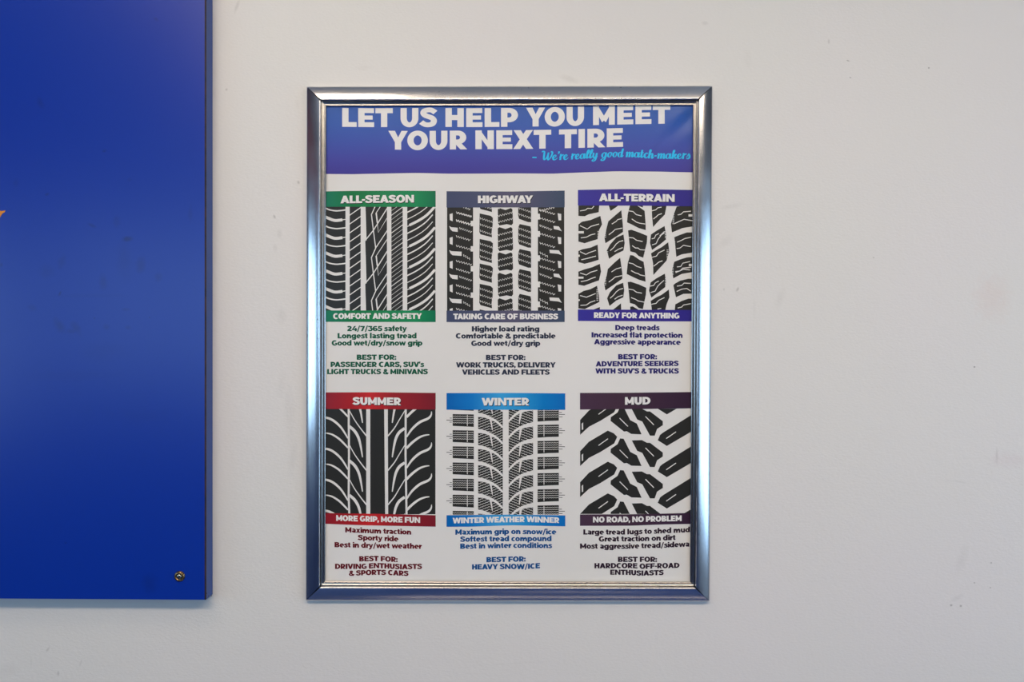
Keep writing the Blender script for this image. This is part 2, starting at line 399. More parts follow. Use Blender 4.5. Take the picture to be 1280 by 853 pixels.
rim = bmesh.ops.extrude_edge_only(bm, edges=[e_ for e_ in bm.edges if e_.is_boundary])
for v in [q for q in rim['geom'] if isinstance(q, bmesh.types.BMVert)]: v.co.y += .00025
bmesh.ops.recalc_face_normals(bm, faces=bm.faces[:])
bm.verts.index_update(); nor = [rnormal(v.co.x, v.co.z) for v in bm.verts]
sheet = obj('sheet', bm, paper_m, poster); sheet.data.normals_split_custom_set_from_vertices(nor)

def ink(name, c, rough=.33): return mat(name, c, rough, Specular_IOR_Level=.3)
def ink_grad(name, axis, stops, rough=.33):
    """stops: (picture coordinate, colour) along x or y; a gradient that is printed on the sheet"""
    m = mat(name, stops[0][1], rough, Specular_IOR_Level=.3); n = N(m); sp = n.sep(n.pos())
    a, b = stops[0][0], stops[-1][0]
    if axis == 'x': v = n.math('DIVIDE', n.math('SUBTRACT', sp[0], (a-640)*ps), (b-a)*ps, clamp=True)
    else: v = n.math('DIVIDE', n.math('SUBTRACT', ZC+(426.5-a)*ps, sp[2]), (b-a)*ps, clamp=True)
    n.link(n.ramp(v, [((q-a)/(b-a), c) for q, c in stops]), n.p.inputs['Base Color'])
    return m

# ---- lettering: a heavy geometric sans drawn from strokes; cap height 100
def cat(pts, seg=8):
    out = []; n_ = len(pts)
    for i in range(n_-1):
        p0 = pts[max(i-1, 0)]; p1 = pts[i]; p2 = pts[i+1]; p3 = pts[min(i+2, n_-1)]
        for k in range(seg):
            t = k/seg
            out.append(tuple(.5*((2*p1[q])+(-p0[q]+p2[q])*t+(2*p0[q]-5*p1[q]+4*p2[q]-p3[q])*t*t+(-p0[q]+3*p1[q]-3*p2[q]+p3[q])*t**3) for q in range(len(p1))))
    out.append(tuple(pts[-1])); return out
def pen(path, a, b, closed=False):
    """ribbon of an elliptical pen along a path -> one polygon, or quads when closed"""
    n_ = len(path); L, Rr = [], []
    for i in range(n_):
        if closed: q0, q1 = path[(i-1) % n_], path[(i+1) % n_]
        else: q0, q1 = path[max(i-1, 0)], path[min(i+1, n_-1)]
        tx, ty = q1[0]-q0[0], q1[1]-q0[1]; l = math.hypot(tx, ty) or 1; nx_, ny_ = -ty/l, tx/l
        s = math.sqrt(a*a*nx_*nx_+b*b*ny_*ny_) or 1
        ox_, oy_ = a*a*nx_/s, b*b*ny_/s
        w = path[i][2] if len(path[i]) > 2 else 1
        L.append((path[i][0]+ox_*w, path[i][1]+oy_*w)); Rr.append((path[i][0]-ox_*w, path[i][1]-oy_*w))
    rng = range(n_) if closed else range(n_-1)
    return [[L[i], L[(i+1) % n_], Rr[(i+1) % n_], Rr[i]] for i in rng]
def arc(cx, cy, rx, ry, a0, a1, n_=18):
    return [(cx+rx*math.cos(math.radians(a0+(a1-a0)*i/n_)), cy+ry*math.sin(math.radians(a0+(a1-a0)*i/n_))) for i in range(n_+1)]
def Rc(x0, y0, x1, y1): return [[(x0, y0), (x1, y0), (x1, y1), (x0, y1)]]
SV, SH = 31, 24.5
def bowl(x0, x1, y0, y1, sv, sh, rx=None):
    b = sh/2; a = sv/2; ry = (y1-y0)/2-b; rx = rx or min(ry*1.0+a*.3, x1-x0-a); cx = x1-a-rx
    path = [(x0, y1-b)] + arc(cx, (y0+y1)/2, rx, ry, 90, -90, 20) + [(x0, y0+b)]
    return pen(path, a, b)
def glyphs(V, H, lv, lh):
    G = {}
    def add(c, w, polys, l=6.5, r=6.5): G[c] = (w, polys, l, r)
    a, b = V/2, H/2
    add('A', 114, [[(0,0),(39,100),(75,100),(37,0)], [(114,0),(75,100),(39,100),(77,0)]] + Rc(24,17,90,40), 0, 0)
    add('B', 94, Rc(0,0,V,100)+bowl(8,88,45.5,100,V,H*.92)+bowl(8,94,0,54.5,V,H*.92), 6.5, 4)
    add('C', 100, pen(arc(54,50,54-a,52-b,48,312,30), a, b), 3.5, 2)
    add('D', 104, Rc(0,0,V,100)+bowl(8,104,0,100,V,H,46), 6.5, 3.5)
    add('E', 86, Rc(0,0,V,100)+Rc(V-1,0,86,H)+Rc(V-1,39.5,78,61)+Rc(V-1,100-H,85,100), 6.5, 5)
    add('F', 84, Rc(0,0,V,100)+Rc(V-1,35,77,58)+Rc(V-1,100-H,84,100), 6.5, 3)
    add('G', 105, pen(arc(54,50,54-a,52-b,48,318,30), a, b)+Rc(76,9,103,52)+Rc(60,34,90,53), 3.5, 4.5)
    add('H', 97, Rc(0,0,V,100)+Rc(97-V,0,97,100)+Rc(V-1,50-H*.52,98-V,50+H*.52))
    add('I', V, Rc(0,0,V,100))
    add('K', 104, Rc(0,0,V,100)+[[(V-2,26),(64,100),(101,100),(V+12,22)], [(38,52),(58,68),(105,0),(67,0)]], 6.5, 0)
    add('L', 78, Rc(0,0,V,100)+Rc(V-1,0,78,H), 6.5, 2)
    add('M', 117, Rc(0,0,V*.94,100)+Rc(117-V*.94,0,117,100)+[[(2,100),(27,100),(69,32),(48,14)], [(115,100),(90,100),(48,32),(69,14)]])
    wn = 99 if V < 35 else 108; dn = 27 if V < 35 else 33
    vn = V if V < 35 else 32
    add('N', wn, Rc(0,0,vn,100)+Rc(wn-vn,0,wn,100)+[[(0,100),(dn,100),(wn,0),(wn-dn,0)]])
    add('O', 112, pen(arc(56,50,56-a,52-b,0,360,40)[:-1], a, b, True), 3.5, 3.5)
    add('P', 90, Rc(0,0,V,100)+bowl(8,90,24,100,V,H), 6.5, 2)
    add('R', 95, Rc(0,0,V,100)+bowl(8,90,27,100,V,H)+[[(26,33),(60,36),(95,0),(58,0)]] , 6.5, 1)
    add('S', 94, pen(cat([(84,76),(66,87),(46,89.5),(24,84),(19,71),(30,60),(48,53.5),(67,46),(76,33),(68,16),(46,10.5),(26,13),(7,25)],5), a*.97, b*.98), 2.5, 3)
    add('T', 94, Rc(47-a,0,47+a,100)+Rc(0,100-H-1,94,100), 2, 2)
    add('U', 97, pen([(a,100)]+arc(48.5,46,48.5-a,48-b,180,360,22)+[(97-a,100)], a, b), 6, 6)
    add('V', 110, [[(0,100),(35,100),(73,0),(37,0)], [(110,100),(76,100),(37,0),(73,0)]], 0, 0)
    add('W', 158, [[(0,100),(33,100),(62,0),(29,0)], [(64,100),(95,100),(62,0),(29,0)], [(64,100),(95,100),(129,0),(96,0)], [(158,100),(126,100),(96,0),(129,0)]], 0, 0)
    add('X', 107, [[(2,100),(40,100),(107,0),(68,0)], [(105,100),(68,100),(0,0),(37,0)]], 0, 0)
    add('Y', 106, [[(0,100),(36,100),(68,36),(38,36)], [(106,100),(72,100),(38,36),(68,36)]]+Rc(53-a,0,53+a,42), 0, 0)
    add('&', 104, pen(cat([(98,30),(84,14),(62,8),(30,9),(16,26),(26,42),(54,58),(68,74),(56,89),(40,89),(30,76),(40,60),(60,36),(94,0)],5), a*.84, b*.84), 3, 2)
    add('/', 62, [[(0,-14),(22,-14),(62,108),(40,108)]], 1, 1)
    add('-', 40, Rc(0,30,40,51), 4, 4)
    add('\u2013', 50, Rc(0,30,50,51), 4, 4)
    add(',', 30, Rc(1,0,29,28)+[[(6,4),(29,4),(19,-14),(2,-14)]], 3, 3)
    add(':', 29, Rc(0,0,29,28)+Rc(0,46,29,74), 4, 4)
    add("'", 26, [[(0,104),(26,104),(20,66),(2,66)]], 2, 2)
    add('!', 30, Rc(0,0,29,26)+[[(0,100),(30,100),(25,34),(5,34)]])
    add(' ', 30 if V < 35 else 42, [], 0, 0)
    # digits
    add('2', 88, pen(cat([(12,76),(26,87),(48,89),(66,80),(66,64),(52,46),(34,30),(20,16)],6), a*.95, b)+Rc(4,0,88,H), 2, 2)
    add('3', 88, pen(cat([(56,60),(72,46),(72,26),(60,12),(34,11),(6,22)],6), a*.9, b*.95)+Rc(6,78,80,100)+[[(50,80),(80,80),(56,50),(30,50)]], 2, 3)
    add('4', 100, Rc(58,0,58+V*.9,62)+Rc(4,20,100,42)+[[(48,100),(82,100),(34,38),(4,24),(4,34)]], 2, 2)
    add('5', 88, pen(cat([(22,57),(48,58),(70,46),(72,28),(60,12),(34,11),(6,22)],6), a*.9, b*.9)+Rc(14,78,82,100)+[[(14,100),(40,100),(38,48),(10,48)]], 2, 3)
    add('6', 92, pen(arc(49,33,46-a,33-b,0,360,26)[:-1], a, b*.9, True)+pen(cat([(15,36),(17,62),(32,84),(54,90),(80,84)],6), a*.9, b*.9), 3, 3)
    add('7', 90, Rc(2,78,88,100)+[[(52,84),(88,84),(50,0),(16,0)]], 2, 1)
    # lower case, x height 77
    a, b = lv/2, lh/2; X = 77
    ring = lambda cx, w: pen(arc(cx, X/2, w/2-a, X/2+1-b, 0, 360, 28)[:-1], a, b, True)
    add('a', 76, pen(cat([(12,64),(26,68),(44,67),(60,56),(62,44)],5), a, b)+Rc(76-lv,0,76,48)+pen(arc(33,24,31-a,25-b,0,360,22)[:-1], a*.8, b*.8, True)+Rc(32,30,60,46), 3, 6)
    add('b', 88, Rc(0,0,lv,108)+ring(46,84), 6, 3)
    add('c', 74, pen(arc(42,X/2,42-a,X/2+1-b,50,310,26), a, b), 3, 1)
    add('d', 88, Rc(88-lv,0,88,108)+ring(42,84), 3, 6)
    add('e', 83, pen(arc(42,X/2,42-a,X/2+1-b,-8,312,28)[:1]+arc(42,X/2,42-a,X/2+1-b,0,308,28), a, b)+Rc(12,X/2-8,80,X/2+7), 3, 3)
    add('f', 56, Rc(12,0,12+lv,80)+pen([(12+a,76)]+arc(12+a+16,80,17,28-b,180,80,8), a, b)+Rc(0,55,56,76), 1, 3)
    add('g', 88, ring(42,84)+pen([(88-a,X)]+[(88-a,4)]+arc(56,2,32-a,20,0,-100,10)+[(8,-10)], a, b*.9), 3, 6)
    add('h', 82, Rc(0,0,lv,108)+pen([(lv-6,42)]+arc(47,42,35-a,36-b,165,0,14)+[(82-a,0)], a, b), 6, 6)
    add('i', 30, Rc(1,0,1+lv,X)+Rc(0,85,30,108), 5, 5)
    add('l', lv, Rc(0,0,lv,108), 6, 6)
    add('m', 128, Rc(0,0,lv,X)+pen([(lv-6,42)]+arc(44,42,33-a,36-b,165,0,12)+[(77-a,0)], a, b)+pen([(72,42)]+arc(95,42,33-a,36-b,165,0,12)+[(128-a,0)], a, b), 6, 6)
    add('n', 82, Rc(0,0,lv,X)+pen([(lv-6,42)]+arc(47,42,35-a,36-b,165,0,14)+[(82-a,0)], a, b), 6, 6)
    add('o', 86, ring(43,86), 3, 3)
    add('p', 88, Rc(0,-28,lv,X)+ring(46,84), 6, 3)
    add('r', 54, Rc(0,0,lv,X)+pen(cat([(lv-8,38),(30,58),(54,65)],5), a, b*1.05), 6, 0)
    add('s', 70, pen(cat([(64,61),(50,67),(34,68),(20,62),(20,51),(34,44),(50,38),(57,25),(50,12),(34,9),(18,11),(4,19)],4), a*.9, b*.88), 2, 2)
    add('t', 58, Rc(12,14,12+lv,96)+pen([(12+a,18)]+arc(12+a+16,24,17,24-b,190,290,8)+[(52,12)], a, b)+Rc(0,56,52,75), 1, 2)
    add('u', 82, Rc(82-lv,0,82,X)+pen([(a,X)]+[(a,34)]+arc(35,35,35-a,36-b,180,345,14), a, b), 6, 6)
    add('v', 84, [[(0,X),(29,X),(56,0),(28,0)], [(84,X),(56,X),(28,0),(56,0)]], 0, 0)
    add('w', 126, [[(0,X),(28,X),(50,0),(23,0)], [(50,X),(76,X),(50,0),(23,0)], [(50,X),(76,X),(103,0),(76,0)], [(126,X),(98,X),(76,0),(103,0)]], 0, 0)
    add('x', 86, [[(2,X),(34,X),(86,0),(54,0)], [(84,X),(53,X),(0,0),(32,0)]], 0, 0)
    add('y', 86, [[(0,X),(30,X),(58,2),(30,2)], [(86,X),(58,X),(24,-12),(36,-28),(50,-12)]]+pen(cat([(6,-17),(22,-17),(36,-8)],4), a*.8, b), 0, 0)
    return G
GB = glyphs(34, 25.5, 29, 22); GS = glyphs(36, 24.5, 32, 23.5)
KERN = {('L','T'):-14,('L','Y'):-14,('T','A'):-12,('A','T'):-12,('A','V'):-12,('V','A'):-12,('Y',','):-8,('W','A'):-6,('A','Y'):-14,('Y','O'):-6,('F','A'):-6,('P','A'):-10,('R','T'):-2,('A','W'):-6,
        ('Y','T'):0,('r','a'):-2,('f','l'):2,('L','-'):-4,('w','a'):-3,('v','a'):-3,('w','e'):-3,('a','y'):-2,('r','y'):-2}
def base_y(bl, x):
    if isinstance(bl, (int, float)): return bl
    if x <= bl[0][0]: return bl[0][1]
    for (a_, b_), (c_, d_) in zip(bl, bl[1:]):
        if x <= c_: return b_+(d_-b_)*(x-a_)/(c_-a_)
    return bl[-1][1]
def text(line, x0, x1, cap, bl, track=0.0):
    GB_ = GB if cap > 12 else GS
    if cap < 12: track -= 5.5
    """polygons of a line of lettering fitted between x0 and x1 over a baseline that may wander"""
    pen_x = 0; items = []; prev = None
    for i, c in enumerate(line):
        w, polys, l, r = GB_[c]
        if i: pen_x += l + KERN.get((prev, c), 0) + track
        items.append((pen_x, polys)); pen_x += w
        if i < len(line)-1: pen_x += r
        prev = c
    k = (x1-x0)/pen_x; s = cap/100; out = []
    for gx, polys in items:
        for pl in polys:
            out.append([(x0+(gx+p[0])*k, base_y(bl, x0+(gx+p[0])*k)-p[1]*s) for p in pl])
    return out

white_ink = ink('white_lettering', srgb(231, 228, 224))
shade_ink = ink('lettering_drop_shade', srgb(26, 26, 40))
black_ink = ink('tread_black', srgb(44, 44, 42), .34)
gap_ink = paper_m
# ---- header
HB = [(403,217.6),(440,217.9),(480,217.0),(520,216.3),(560,217.2),(600,217.1),(640,216.8),(690,217.2),(730,215.6),(770,214.2),(820,214.6),(864,215.6),(869,215.7)]
def band_poly(x0, x1, top, bot, n_=16):
    xs = [x0+(x1-x0)*i/n_ for i in range(n_+1)]
    return [[(a_, base_y(top, a_)), (b_, base_y(top, b_)), (b_, base_y(bot, b_)), (a_, base_y(bot, a_))] for a_, b_ in zip(xs, xs[1:])]
head_m = ink_grad('header_blue', 'y', [(130, srgb(34, 88, 168)), (155, srgb(44, 88, 172)), (180, srgb(58, 80, 168)), (200, srgb(66, 68, 158)), (218, srgb(66, 58, 146))], .3)
header = inkobj('header_band', band_poly(404, 867.4, 130, HB, 50), head_m, poster, 1, label='blue to violet header band with white headline')
def spaced(words, cap, bl):
    out = []
    for w, x0, x1 in words: out += text(w, x0, x1, cap, bl)
    return out
L1 = [(420,158.6),(470,159),(530,158.6),(590,159),(640,158.6),(690,158),(740,156.6),(790,155.4),(840,154.6)]
L2 = [(480,187),(520,187.4),(560,187),(600,186.6),(650,186.4),(700,185.6),(740,184.6),(780,183.6)]
head_t = spaced([('LET', 427.8, 491), ('US', 500.7, 546.5), ('HELP', 556.8, 647.5), ('YOU', 657.6, 730), ('MEET', 741.3, 837.8)], 23.6, L1) + \
         spaced([('YOUR', 485.4, 584), ('NEXT', 594.2, 689), ('TIRE', 698.8, 778.8)], 23.5, L2)
inkobj('headline_lettering', head_t, white_ink, header, 2)
# ---- tagline in brush script: strokes with swelling width, slanted
cyan_ink = ink('cyan_lettering', srgb(28, 190, 236))
def script(gl, adv0, x0, x1, bl, xh, slant=.13):
    """gl: list of (advance, [strokes of (x,y,width)]) with x height 10"""
    tot_ = sum(g[0] for g in gl); k = (x1-x0)/tot_; s = xh/10; pos = 0; out = []
    for adv, strokes in gl:
        for st in strokes:
            path = cat([(p[0], p[1], p[2]) for p in st], 5)
            for q in pen(path, 1.25, .95):
                out.append([(x0+(pos+p[0]+p[1]*slant)*k, base_y(bl, x0+(pos+p[0])*k)-p[1]*s) for p in q])
        pos += adv
    return out
def ovl(cx, w=3.0): return [(cx+2.2,8.6,.5),(cx+.4,9.6,.6),(cx-1.9,7.4,1.0),(cx-2.3,4,1.15),(cx-1.2,.9,.8),(cx+.8,.6,.6),(cx+2.2,3.2,.7),(cx+2.4,6.4,.8),(cx+1.0,9.4,.6)]
SG = {
 'W': (17, [[(-1,14,.6),(0,16,.9),(2.4,15.5,1.0),(2.8,11,1.2),(3,5,1.2),(3.6,1.2,1.1),(5,.4,.7),(8,6,.8),(9.6,13,.9)], [(9.4,14,1.0),(9,7,1.3),(9.6,1.4,1.1),(11,.4,.7),(14,6,.9),(15.6,13,1.1),(14.4,16,.9),(12.8,14.6,.7)]]),
 'e': (7.6, [[(0,4.4,.6),(3.6,5.2,.6),(5,8,.7),(3.2,9.6,.8),(.9,7,1.2),(.9,3.4,1.3),(2.4,.7,1.1),(5,1.0,.7),(7.6,4,.5)]]),
 "'": (3.4, [[(1.2,16,1.2),(1.4,13.5,1.0),(.2,11.5,.5)]]),
 'r': (6.6, [[(0,4,.5),(1.4,9,.8),(1.2,10.6,1.1),(1.8,6,.9),(1.6,0,1.3)], [(1.8,6,.7),(4.4,9.4,1.2),(5.6,8.2,1.2)]]),
 'a': (9.4, [ovl(2.9), [(6.6,10,1.2),(6.4,4,1.35),(7.0,.8,1.1),(9.4,3.4,.5)]]),
 'l': (5.2, [[(0,3.6,.5),(2.6,9,.7),(4,14,.7),(2.8,16.4,.9),(1.4,13,1.2),(1.2,5,1.35),(2,.7,1.1),(5.2,4,.5)]]),
 'y': (8.4, [[(0,9,.7),(.9,9.6,1.1),(1,3.6,1.2),(2.6,.8,1.0),(5,3,.8)], [(6,9.6,1.2),(5.8,3,1.3),(5,-3.4,1.1),(2.4,-5.4,.9),(.4,-4,.9),(3,-1,.5),(8.2,3,.4)]]),
 'g': (8.6, [ovl(3.2), [(6.2,9.6,1.1),(6,2,1.3),(5,-3.8,1.1),(2.4,-5.4,.9),(.4,-4,.9),(3,-1,.5),(8.4,3,.4)]]),
 'o': (7.8, [ovl(3.4), [(5,9,.5),(7.8,7.6,.5)]]),
 'd': (8.8, [ovl(3.2), [(6.6,16,1.1),(6,10,1.3),(5.8,4,1.3),(6.4,.8,1.1),(8.8,3.4,.5)]]),
 'm': (13, [[(0,7,.5),(1.2,9.6,1.0),(1.6,6,1.2),(1.4,0,1.3)], [(1.6,5,.5),(4.6,9.4,.8),(5.8,7.6,1.2),(5.6,0,1.3)], [(5.8,5,.5),(8.8,9.4,.8),(10,7.6,1.2),(9.8,2,1.25),(10.6,.7,1.0),(13,3.6,.5)]]),
 't': (5.8, [[(1.8,14.6,1.1),(1.6,8,1.3),(1.6,3,1.3),(2.4,.7,1.0),(5.8,4,.5)], [(-.8,9.4,.7),(4.6,9.8,.7)]]),
 'c': (6.6, [[(5,8.2,1.0),(3.2,9.6,.8),(.9,7,1.2),(.9,3.4,1.3),(2.4,.7,1.1),(4.4,1.0,.7),(6.6,4,.5)]]),
 'h': (8.8, [[(0,3.6,.4),(2.8,12,.6),(3,15.6,.8),(1.6,15,1.1),(1.4,8,1.3),(1.2,0,1.3)], [(1.4,5,.5),(4.6,9.4,.8),(6,7.6,1.2),(5.8,2,1.25),(6.6,.7,1.0),(8.8,3.6,.5)]]),
 '-': (5.4, [[(.4,5.2,1.2),(4,5.2,1.2)]]),
 'k': (8.4, [[(0,3.6,.4),(2.8,12,.6),(3,15.6,.8),(1.6,15,1.1),(1.4,8,1.3),(1.2,0,1.3)], [(1.4,4.4,.6),(5.4,9,1.0),(5.4,6.6,.9),(2.8,4.8,.7),(5.2,3.4,1.1),(6.2,.8,1.1),(8.4,3,.5)]]),
 's': (6.2, [[(0,3,.4),(2.8,8.6,.7),(3,10,1.0),(4.8,5.4,1.2),(4.4,1.6,1.1),(2,.5,.9),(.6,1.8,.9)]]),
 ' ': (4.2, [])}
TB = [(665,199.5),(690,200.4),(710,199.8),(740,198.0),(765,196.6),(790,196.6),(815,198.4),(862,199.0)]
tag_t = []
for w, a_, b_ in [("We're", 677, 710), ('really', 713.5, 747), ('good', 751.5, 779), ('match-makers', 782, 862.5)]:
    tag_t += script([SG[c] for c in w], 0, a_, b_, TB, 6.7)
tag_t += [[(665.4, 196.2), (670.8, 196.2), (670.8, 197.7), (665.4, 197.7)]]
inkobj('tagline_lettering', tag_t, cyan_ink, header, 2, label='cyan brush script lettering')

# ------------------------------------------------------------------ the six tread pictures
def zig(x0, y0, x1, y1, nn, amp, w):
    """a thin saw-tooth sipe between two points"""
    pts = []
    for i in range(nn+1):
        t = i/nn; dx, dy = x1-x0, y1-y0; l = math.hypot(dx, dy)
        o_ = amp*(1 if i % 2 else -1)
        pts.append((x0+dx*t-dy/l*o_, y0+dy*t+dx/l*o_))
    return pen(pts, w/2, w/2)
def line(pts, w, smooth=False): return pen(cat(pts, 6) if smooth else pts, w/2, w/2)
class Tread:
    """black printed areas and paper-coloured gaps, in enlarged picture coordinates"""
    def __init__(s, ox_, oy_, k, clip): s.o = (ox_, oy_); s.k = k; s.b = []; s.w = []; s.clip = clip
    def _c(s, polys): return polys
    def black(s, *polys): s.b += list(polys)
    def white(s, polys): s.w += polys
    def rect(s, x0, y0, x1, y1): s.b.append([(x0,y0),(x1,y0),(x1,y1),(x0,y1)])
    def wrect(s, x0, y0, x1, y1): s.w.append([(x0,y0),(x1,y0),(x1,y1),(x0,y1)])
    def clipped(s, polys):
        """cut every polygon to the picture's own rectangle"""
        x0, y0, x1, y1 = s.clip; out = []
        for pl in polys:
            if min(p[0] for p in pl) >= x0 and max(p[0] for p in pl) <= x1 and min(p[1] for p in pl) >= y0 and max(p[1] for p in pl) <= y1:
                out.append(pl); continue
            if max(p[0] for p in pl) < x0 or min(p[0] for p in pl) > x1 or max(p[1] for p in pl) < y0 or min(p[1] for p in pl) > y1: continue
            for ax, lim, sgn in ((0, x0, 1), (0, x1, -1), (1, y0, 1), (1, y1, -1)):
                q = []
                for i in range(len(pl)):
                    A, B = pl[i-1], pl[i]; ia = (A[ax]-lim)*sgn >= 0; ib = (B[ax]-lim)*sgn >= 0
                    if ia != ib:
                        t = (lim-A[ax])/(B[ax]-A[ax]); q.append((A[0]+(B[0]-A[0])*t, A[1]+(B[1]-A[1])*t))
                    if ib: q.append(B)
                pl = q
                if len(pl) < 3: break
            if len(pl) >= 3: out.append(pl)
        return out
    def build(s, name, label):
        T = lambda polys: [[(s.o[0]+p[0]/s.k, s.o[1]+p[1]/s.k) for p in pl] for pl in s.clipped(polys)]
        o = inkobj(name, T(s.b), black_ink, poster, 1, label=label)
        if s.w: inkobj('tread_groove', T(s.w), gap_ink, o, 3)
        return o
KZ = 4.74
# all-season
t = Tread(400, 230, KZ, (18, 134, 684, 752))
t.rect(18,134,151,752); t.rect(176,134,241,752); t.rect(423,134,490,752); t.rect(517,134,684,752)
t.black([(268,80),(397,80),(397,335),(276,335)], [(268,335),(397,335),(397,590),(276,590)], [(268,590),(397,590),(397,752),(273,752)])
for i in range(-1, 7):
    y = 215+106*i; t.white(line([(20,y-26),(55,y-9),(90,y+2),(133,y-2)], 17, True)); t.white(line([(133,y-2),(152,y-5)], 5))
    y = 267+105.5*i; t.white(line([(20,y-28),(50,y-10),(90,y-2),(120,y-3),(152,y-7)], 8, True))
for i in range(-1, 13): y = 187+52.5*i; t.white(line([(174,y),(243,y-48)], 5.5))
for i in range(-1, 30): y = 160+26.3*i; t.white(line([(421,y+28),(492,y-24)], 4.4 if i % 4 == 0 else 2.3))
for i in range(-1, 3):
    o_ = 255*i
    t.white(line([(330,126+o_),(305,182+o_),(316,272+o_),(330,380+o_)], 6)); t.white(line([(266,338+o_),(316,276+o_),(399,143+o_)], 6))
    t.white(line([(330,380+o_),(399,276+o_)], 5.5)); t.white(line([(399,72+o_),(333,172+o_),(346,288+o_),(399,200+o_)], 4.5))
    t.white(line([(333,172+o_),(340,230+o_)], 8))
for i in range(-1, 7):
    y = 245+125*i
    t.white(line([(530,y),(585,y-28),(635,y-62),(682,y-112)], 15, True)); t.white(line([(514,y+9),(534,y)], 5))
    for dy, xe in ((-80,640),(-38,668),(44-125,640),(128-84-8,684)):
        pass
    for dy in (-42, -84+2, 0-125+40):
        t.white(line([(515,y+dy+8),(570,y+dy-20),(625,y+dy-58),(668,y+dy-104)], 5, True))
tread1 = t.build('tread_picture', 'ribbed all-season tread printed in black')
# highway
t = Tread(550, 230, KZ, (42, 138, 736, 752))
t.rect(42,134,196,752); t.rect(580,134,736,752)
for y in (198,338,480,620,760):
    t.white([[(57,y-18),(75,y-24),(75,y+24),(58,y+16)]]); t.white([[(697,y-24),(718,y-20),(718,y+18),(702,y+18)]])
for y, w in ((268,0),(410,1),(550,0),(692,1)):
    xx = 128 if w else 105; t.white([[(54,y-18),(68,y-11),(xx,y-8),(xx,y+17),(74,y+13),(62,y+2)]])
    xx = 648 if w else 672; y -= 5; t.white([[(xx,y-14),(704,y-11),(722,y+18),(700,y+10),(xx+3,y+5)]])
for y in (235,385,503,660): t.wrect(182,y-16,198,y+16)
for y in (195,298,442,597,715): t.wrect(578,y-18,592,y+16)
for y in (142,142+46*1):  t.white(zig(95,y+26,187,y+52,13,4,4.5))
yy = [128,170,218,262,310,366,422,456,504,550,600,646,700,740]
for i, y in enumerate(yy):
    xs_ = 115 if y in (128,262,550) else (138 if y in (422,700) else 95)
    t.white(zig(xs_, y, 187 if i % 2 else 178, y+24, 12 if xs_ < 130 else 7, 5, 4.2))
    y2 = y-16; xe = 662 if y in (262,550) else (640 if y in (422,700) else 680)
    t.white(zig(590, y2+48 if i in (0,) else y2, xe, y2+26, 12 if xe > 650 else 7, 5, 4.2))
for (y0_, y1_) in ((60,165),(175,315),(326,467),(472,584),(592,735),(744,880)):
    t.black([(235,y0_),(300,y0_+14),(313,y0_+26),(312,(y0_+y1_)/2),(306,y1_-30),(308,y1_+2),(240,y1_-16),(233,y1_-30)])
    for q in range(3 if y1_-y0_ > 120 else 2): y = y0_+28+q*37; t.white(zig(236,y,311,y+24,11,5,3.8))
for (y0_, y1_) in ((60,132),(143,247),(256,399),(406,516),(527,669),(678,800)):
    t.black([(342,y0_+8),(352,y0_),(388,y0_+12),(420,y0_),(429,y0_+8),(433,y1_-14),(424,y1_-2),(396,y1_-8),(352,y1_),(344,y1_-14)])
    for q in range(3 if y1_-y0_ > 120 else 2): y = y0_+48+q*37; t.white(zig(343,y,430,y-22,12,5,3.8))
for (y0_, y1_) in ((60,227),(238,378),(386,497),(505,640),(652,800)):
    t.black([(472,y0_),(536,y0_+14),(540,y0_+30),(540,y1_),(522,y1_),(468,y1_-20),(463,y1_-40),(464,y0_+20)])
    y0b = y0_ if y0_ > 100 else 118
    for q in range(3 if y1_-y0_ > 120 else 2): y = y0b+25+q*36; t.white(zig(466,y,538,y+24,11,5,3.8))
tread2 = t.build('tread_picture', 'blocky highway tread with saw-tooth sipes printed in black')
# all-terrain
t = Tread(715, 230, KZ, (38, 128, 722, 748))
def blk(*p): t.black(list(p))
def wz(*p): t.white(line(list(p), 5.0))
blk((38,128),(162,128),(158,168),(100,180),(75,192),(38,190)); wz((48,160),(80,155),(92,145),(118,146),(130,132))
blk((38,240),(60,224),(110,214),(168,190),(178,240),(160,275),(152,328),(110,340),(75,352),(38,342)); wz((48,248),(90,268),(112,252),(160,238)); wz((52,320),(85,316),(112,302),(138,296)); t.wrect(36,280,70,294)
blk((38,398),(60,388),(110,378),(152,360),(158,450),(120,462),(75,474),(38,464)); wz((48,402),(82,418),(100,408),(142,394)); wz((55,450),(90,442),(112,436),(142,428)); t.wrect(36,420,46,432)
blk((38,520),(70,508),(120,494),(165,474),(172,520),(160,572),(120,586),(72,604),(38,598)); wz((48,528),(85,540),(110,524),(150,512)); wz((52,580),(90,572),(112,562),(140,552)); t.wrect(36,550,68,562)
blk((38,652),(70,634),(110,624),(148,604),(160,660),(162,700),(130,716),(75,742),(38,738)); wz((48,662),(85,672),(110,662),(140,650)); wz((50,720),(85,718),(108,702),(138,692)); t.wrect(36,684,46,694)
blk((110,752),(165,730),(165,760),(110,760))
blk((215,120),(282,120),(262,138),(228,160)) 
blk((292,156),(302,250),(302,285),(265,310),(198,352),(192,318),(205,262),(215,222),(252,190)); wz((236,238),(262,222),(270,212),(294,206)); wz((218,302),(244,282),(256,270),(298,262))
blk((262,318),(305,300),(312,350),(305,395),(260,416),(220,444),(206,396),(225,360)); wz((226,396),(246,378),(262,356),(280,342),(304,336)); wz((252,402),(274,388),(300,378))
blk((285,438),(298,530),(298,562),(262,588),(198,632),(190,592),(205,545),(212,505),(248,470)); wz((234,522),(262,504),(290,496)); wz((218,582),(240,566),(256,552),(296,544))
blk((262,602),(303,586),(309,630),(304,672),(262,692),(222,724),(208,678),(225,642)); wz((226,678),(244,662),(262,640),(280,626),(302,620)); wz((252,684),(274,668),(300,660))
blk((235,752),(290,708),(292,760),(230,760))
